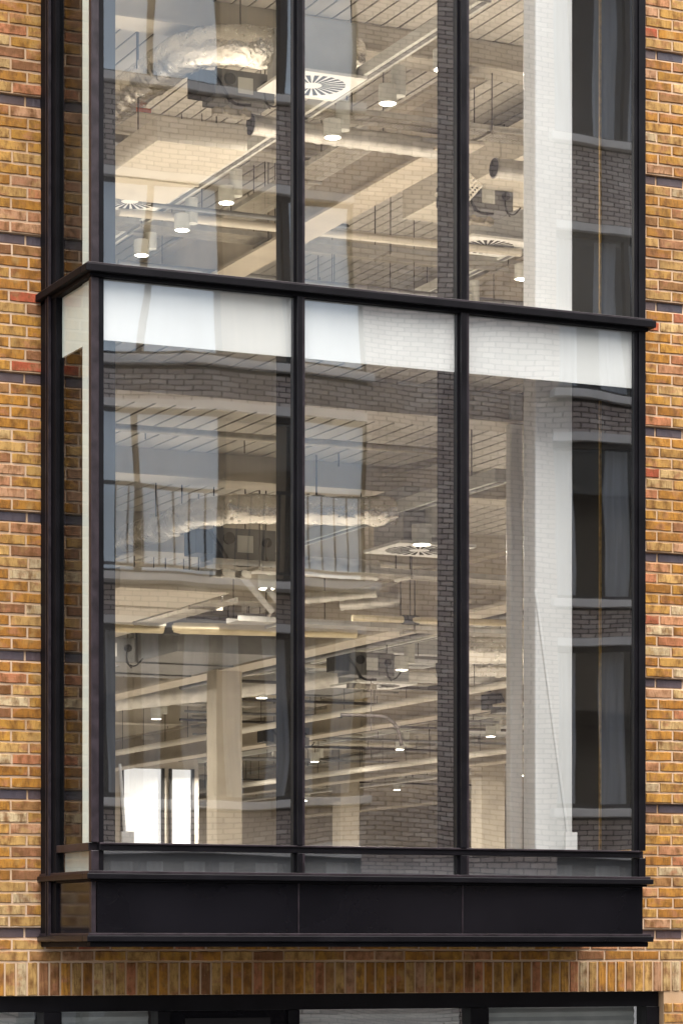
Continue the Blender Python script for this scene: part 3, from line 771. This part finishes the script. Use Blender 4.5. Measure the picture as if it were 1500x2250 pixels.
fan_unit(11.2, 15.0, zr(3.0), 'dark unit hanging behind the right lower mullion')
fan_unit(10.6, 21.0, zr(2.95), 'far dark unit hanging right of the beige column')
m = MB(); m.box(3.06, 3.2, 6.5, 6.51, zr(7.50), zr(7.535)); tag(m.build('orange_tag', M['orange']), 'small orange tag on the upper foil duct', 'tag')

# ------------------------------------------------------------------ cable trays
def tray(p, L, w, axis, label, depth=.05, tilt=None, solid=False):
    t = thing('cable_tray', label, 'cable tray', p, 'perforated cable trays')
    m = MB(); n = max(3, int(w / .034)); st = .034
    def bx(a0, a1, b0, b1, c0, c1):
        if axis == 'X': m.box(a0, a1, b0, b1, c0, c1)
        else: m.box(b0, b1, a0, a1, c0, c1)
    for i in range(n + 1): bx(0, L, i * w / n - .008, i * w / n + .008, 0, .002)
    k = 0
    while k * st < L: bx(k * st, k * st + .015, .008, w - .008, .0002, .0018); k += 1
    bed = m.build('tray_bed', M['tray'], t); 
    m = MB()
    def bx2(a0, a1, b0, b1, c0, c1):
        if axis == 'X': m.box(a0, a1, b0, b1, c0, c1)
        else: m.box(b0, b1, a0, a1, c0, c1)
    bx2(0, L, -.011, -.0085, 0, depth); bx2(0, L, w + .0085, w + .011, 0, depth); rail = m.build('side_rail', M['galv'], t)
    m = MB(); s = .4
    while s < L:
        bx2(s, s + .025, -.03, w + .03, -.025, -.001); s += 1.4
    br = m.build('bracket', M['tray'], t)
    for o in (bed, rail, br):
        o.data.transform(Matrix.Translation(Vector(p)) @ Matrix.Translation(-Vector(p))); ORIG[o.as_pointer()] = tuple(p)
        o.location = tuple(p)
        # mesh was written in tray space: undo the parent's offset
    if tilt: t.rotation_euler = tilt
    if not tilt:
        m = MB(); s = .41; H = hang_z(p[2]) - p[2]
        while s < L:
            for b in (-.025, w + .025):
                q = (s, b) if axis == 'X' else (b, s)
                m.bar((q[0], q[1], -.03), (q[0], q[1], H), .0055)
            s += 1.4
        o = m.build('hanger_rod', M['rod'], t); o.location = tuple(p)
    return t
tray((4.30, 5.50, zr(7.42)), 4.6, .30, 'X', 'perforated cable tray just below the upper middle lamps')
tray((5.05, 5.86, zr(7.40)), 3.6, .32, 'Y', 'perforated cable tray receding diagonally in middle upper pane')
tray((3.9, 9.75, zr(7.35)), 5.5, .34, 'X', 'perforated cable tray crossing low in the upper panes')
tray((4.4, 12.3, zr(7.3)), 7.5, .40, 'X', 'farther perforated tray just above the black ledge')
tray((2.9, 4.28, zr(3.16)), 5.2, .26, 'X', 'perforated cable tray under the lower foil duct')
tray((3.4, 5.6, zr(3.02)), 3.6, .26, 'Y', 'perforated tray receding in the lower middle pane')
tray((4.2, 6.9, zr(3.02)), 5.0, .26, 'X', 'perforated tray crossing above the golden pipe')
for i, (x, y, L, z) in enumerate([(5.2, 10.6, 8, 3.5), (6.5, 13.2, 8, 3.45), (8, 17.2, 10, 3.5), (9, 20.5, 10, 3.45), (11, 25, 11, 3.5)]):
    tray((x, y, zr(z)), L, .35, 'X', f'dark tray crossing deep in the lower office, {nth(i)} behind the pipe')
tray((5.85, 5.55, zr(7.08)), .42, .24, 'Y', 'short tilted tray bracket left of the upper white column', .06, (R(-35), R(42), R(-15)))
tray((3.28, 4.62, zr(3.10)), .42, .09, 'X', 'short tilted tray offcut by the black duct mouth', .05, (R(30), R(42), R(10)))
tray((3.5, 4.55, zr(2.98)), .42, .09, 'X', 'lower tilted tray offcut in left lower pane', .05, (R(30), R(42), R(10)))

# ------------------------------------------------------------------ pipes
def pipe(pts, r, mtl, label, collar=None):
    t = thing('pipe', label, 'pipe', pts[0], 'service pipes')
    MB().tube(bez(pts), r, 14).build('tube', mtl, t)
    if collar:
        m = MB()
        for c in collar: m.tube([c, (c[0] + .16, c[1], c[2])], r + .012, 14)
        m.build('collar', M['dark'], t)
    m = MB()
    a, b = Vector(pts[0]), Vector(pts[-1]); n = max(1, int((b - a).length / .9))
    for k in range(n):
        q = a.lerp(b, (k + .5) / n); m.bar((q.x, q.y, q.z), (q.x, q.y, hang_z(q.z)), .005)
    m.build('hanger_rod', M['rod'], t)
    return t
pipe([(3.9, 9.25, zr(7.32)), (8.3, 9.05, zr(7.30))], .042, M['cream'], 'cream pipe crossing the upper panes under the trays')
pipe([(4.0, 8.6, zr(7.25)), (6.1, 8.6, zr(7.25))], .025, M['unit'], 'thin grey pipe below the cream upper pipe')
pipe([(4.6, 11.2, zr(7.30)), (9.6, 11.2, zr(7.30))], .03, M['unit'], 'thin grey pipe behind the cream upper pipe')
pipe([(3.0, 7.72, zr(3.0)), (5.55, 7.2, zr(3.0))], .055, M['goldpipe'], 'golden lagged pipe crossing above the beige column', [(3.72, 7.57, zr(3.0))])
pipe([(5.0, 6.10, zr(3.0)), (7.2, 5.8, zr(3.0))], .032, M['goldpipe'], 'golden pipe with black collar in middle lower pane', [(5.48, 6.035, zr(3.0))])
pipe([(.35, 2.35, zr(3.86)), (4.1, 2.2, zr(3.84)), (4.15, 2.45, zr(3.84)), (4.0, 3.3, zr(3.84))], .028, M['tray'], 'slim conduit along the ceiling below the white board')
pipe([(8.2, 13.4, zr(2.75)), (8.9, 13.3, zr(2.75)), (8.95, 13.3, zr(2.4))], .022, M['rod'], 'bent grey pipe end in the middle lower pane')
for i, (x, y, L, z, mt) in enumerate([(5, 11.2, 6, 3.5, 'cream'), (6, 14.6, 8, 3.45, 'tray'), (7, 16.4, 8, 3.4, 'unit'), (8, 19.2, 9, 3.5, 'goldpipe'), (10, 22.8, 9, 3.45, 'tray'), (11, 27.6, 12, 3.5, 'cream'), (13, 32, 12, 3.5, 'unit'), (15, 38, 12, 3.5, 'cream')]):
    pipe([(x, y, zr(z)), (x + L, y - .2, zr(z))], .038, M[mt], f'pipe crossing deep in the lower office, {nth(i)} behind the golden one')

for i, (x, y0, y1, z, r, mt) in enumerate([(7.2, 6, 20, 3.25, .03, 'unit'), (9.9, 9, 26, 3.1, .045, 'cream'), (12.6, 10, 30, 3.3, .03, 'rod'), (15.3, 14, 36, 3.1, .05, 'cream'), (18.2, 18, 44, 3.2, .045, 'galv')]):
    pipe([(x, y0, zr(z)), (x, y1, zr(z))], r, M[mt], f'pipe receding lengthwise through the lower office, {nth(i)} from left')
for i, (x, y, L, z, mt) in enumerate([(4.6, 9.2, 5, 3.3, 'rod'), (5.4, 12.8, 6, 3.4, 'unit'), (6.2, 15.4, 7, 3.3, 'rod'), (7.5, 18.4, 8, 3.35, 'rod'), (8.8, 20.0, 8, 3.3, 'unit'), (9.5, 22.0, 9, 3.35, 'rod'), (10.5, 24.0, 9, 3.3, 'unit'), (11.5, 26.6, 10, 3.35, 'rod'), (12.5, 29.0, 10, 3.3, 'unit'), (15.5, 35.0, 10, 3.3, 'rod')]):
    pipe([(x, y, zr(z)), (x + L, y - .1, zr(z))], .02, M[mt], f'thin dark conduit crossing the lower office, {nth(i)} back from the glass')
for i, (x, y, L, z) in enumerate([(7.4, 8.0, 9, 3.45), (10.2, 11, 12, 3.4), (13.0, 14, 14, 3.4), (16.0, 19, 16, 3.4)]):
    tray((x, y, zr(z)), L, .45, 'Y', f'dark tray receding lengthwise through the lower office, {nth(i)} from left')
# ------------------------------------------------------------------ building across the street (seen mirrored in the glass)
OY = -15.0
opp = thing('opposite_building', 'brown brick building across the street, mirrored in the glass', 'building', (9, OY, 0))
OX0, OX1 = 1.0, 45.0
SILL = [1.72, 4.27, 6.78, 9.95]; BAND = [.55, .47, .47, 1.05]
tops = zr(14.0)
PIERS = [(1.0, 1.6), (4.35, 4.75), (8.35, 11.0), (14.3, 16.9), (20.6, 45.0)]
WINS = [(1.6, 4.35), (4.75, 8.35), (11.0, 14.3), (16.9, 20.6)]
m = MB()
for a, b in PIERS: m.box(a, b, OY - .4, OY - .012, 0, tops)
for a, b in WINS:
    prev = 0
    for s, bd in zip(SILL, BAND): m.box(a + .0005, b - .0005, OY - .35, OY - .0125, zr(s - bd), zr(s) - .1)
    m.box(a + .0005, b - .0005, OY - .35, OY - .0125, zr(12.0), tops); m.box(a + .0005, b - .0005, OY - .35, OY - .0125, 0, zr(-.9))
ow = m.build('wall', M['dark_mortar'], opp)
def opp_col(rd):
    c = rd.choice([(0.46, 0.40, 0.37), (0.41, 0.35, 0.33), (0.49, 0.43, 0.40), (0.36, 0.31, 0.30), (0.53, 0.48, 0.45)]); f = rd.uniform(.85, 1.15)
    return tuple(v * f for v in c)
rd = random.Random(11); ob = MB(); n = 0; z = .1
while z < tops - .08:
    rel = z + .0375 - CZ
    inband = any(s - bd < rel < s - .1 for s, bd in zip(SILL, BAND)) or rel > 12.0
    spans = [(3.2, 15.5)] if inband else [(max(a, 3.2), min(b, 15.5)) for a, b in PIERS]
    for a, b in spans:
        x = a - (.095 if n % 2 else 0)
        while x < b:
            x0, x1 = max(x + .008, a), min(x + .182, b)
            if x1 - x0 > .03: ob.box(x0, x1, OY - .011, OY + rd.uniform(-.002, .002), z + .006, z + .052, opp_col(rd))
            x += .19
    z += .058; n += 1
ob.build('brick_mass', M['opp_brick'], ow, kind='stuff')
for a, b in WINS:
    for s, bd in zip(SILL, BAND):
        m = MB(); m.box(a - .08, b + .08, OY - .3, OY + .09, zr(s) - .095, zr(s)); m.build('sill', M['stone'], opp, bevel=.008)
        m = MB(); m.box(a, b, OY - .3, OY + .012, zr(s - bd) - .10, zr(s - bd) - .0005); m.build('lintel', M['stone'], opp)
levels = [(-.9, SILL[0] - BAND[0])] + [(SILL[i], (SILL[i + 1] - BAND[i + 1]) if i < 3 else 12.0) for i in range(4)]
for wi, (a, b) in enumerate(WINS):
    for li, (z0, z1) in enumerate(levels):
        z1 -= .1 if li < 4 else 0
        m = MB(); nm_ = 4 if wi in (1, 3) else 3
        w = (b - a) / nm_
        for k in range(nm_ + 1):
            xx = a + k * w; m.box(max(a, xx - .04), min(b, xx + .04), OY - .16, OY - .08, zr(z0), zr(z1))
        m.box(a + .04, b - .04, OY - .159, OY - .081, zr(z1) - .07, zr(z1) - .0005); m.box(a + .04, b - .04, OY - .159, OY - .081, zr(z0) + .0005, zr(z0) + .06)
        f = m.build('window', M['dark'], opp)
        m = MB(); m.add([(a, OY - .12, zr(z0)), (a, OY - .12, zr(z1)), (b, OY - .12, zr(z1)), (b, OY - .12, zr(z0))], [(0, 1, 2, 3)]); m.build('pane', M['glass_opp'], f)
        m = MB(); m.box(a, b, OY - .9, OY - .85, zr(z0), zr(z1) + .09); m.box(a, b, OY - .85, OY - .36, zr(z1) + .05, zr(z1) + .09); m.build('room_lining', M['lining'], f)
        for k in range(nm_):
            lit = (wi in (1,) and li in (2, 3, 4) and k != 2) or (wi == 3 and k % 2 == 0)
            x0, x1 = a + k * w + .045, a + (k + 1) * w - .045
            if lit:
                m = MB(); m.box(x0, x1, OY - .075, OY - .06, zr(z0) + .06, zr(z1) - .07); m.build('blind', M['pale_blind'], f)
            elif wi == 1 and li in (2, 3, 4):
                m = MB(); m.box(x0, x1, OY - .3, OY - .28, zr(z0) + .06, zr(z1) - .07); m.build('curtain', M['tan_curtain'], f)
            else:
                m = MB(); n2 = 10; cw = (x1 - x0) * .34
                for side in (0, 1):
                    xa = x0 if side == 0 else x1 - cw
                    vs = []
                    for q in range(n2 + 1):
                        xx = xa + cw * q / n2; yy = OY - .28 + .03 * math.sin(q * 2.4)
                        vs += [(xx, yy, zr(z0) + .05), (xx, yy, zr(z1) - .06)]
                    m.add(vs, [(2 * q, 2 * q + 2, 2 * q + 3, 2 * q + 1) for q in range(n2)], smooth=True)
                m.build('curtain', M['net'], f)
# balcony railing in front of the pale windows
a, b = WINS[1]; zb, zt = zr(SILL[1]) + .06, zr(SILL[1]) + 1.0
m = MB(); m.box(a - .1, b + .1, OY + .20, OY + .24, zt - .04, zt); m.box(a - .1, b + .1, OY + .205, OY + .235, zb, zb + .03)
rl = m.build('railing', M['dark'], opp)
x = a; me_bal = MB().box(-.008, .008, -.008, .008, 0, zt - zb - .07).mesh('baluster', M['dark'])
while x < b + .05:
    o = part(rl, 'baluster', me_bal, (x - 9, OY + .22 - OY, zb + .03)); x += .17
m = MB(); m.box(a - .12, b + .12, OY + .095, OY + .26, zr(SILL[1]) - .09, zr(SILL[1]) - .01); m.build('balcony_slab', M['stone'], opp)
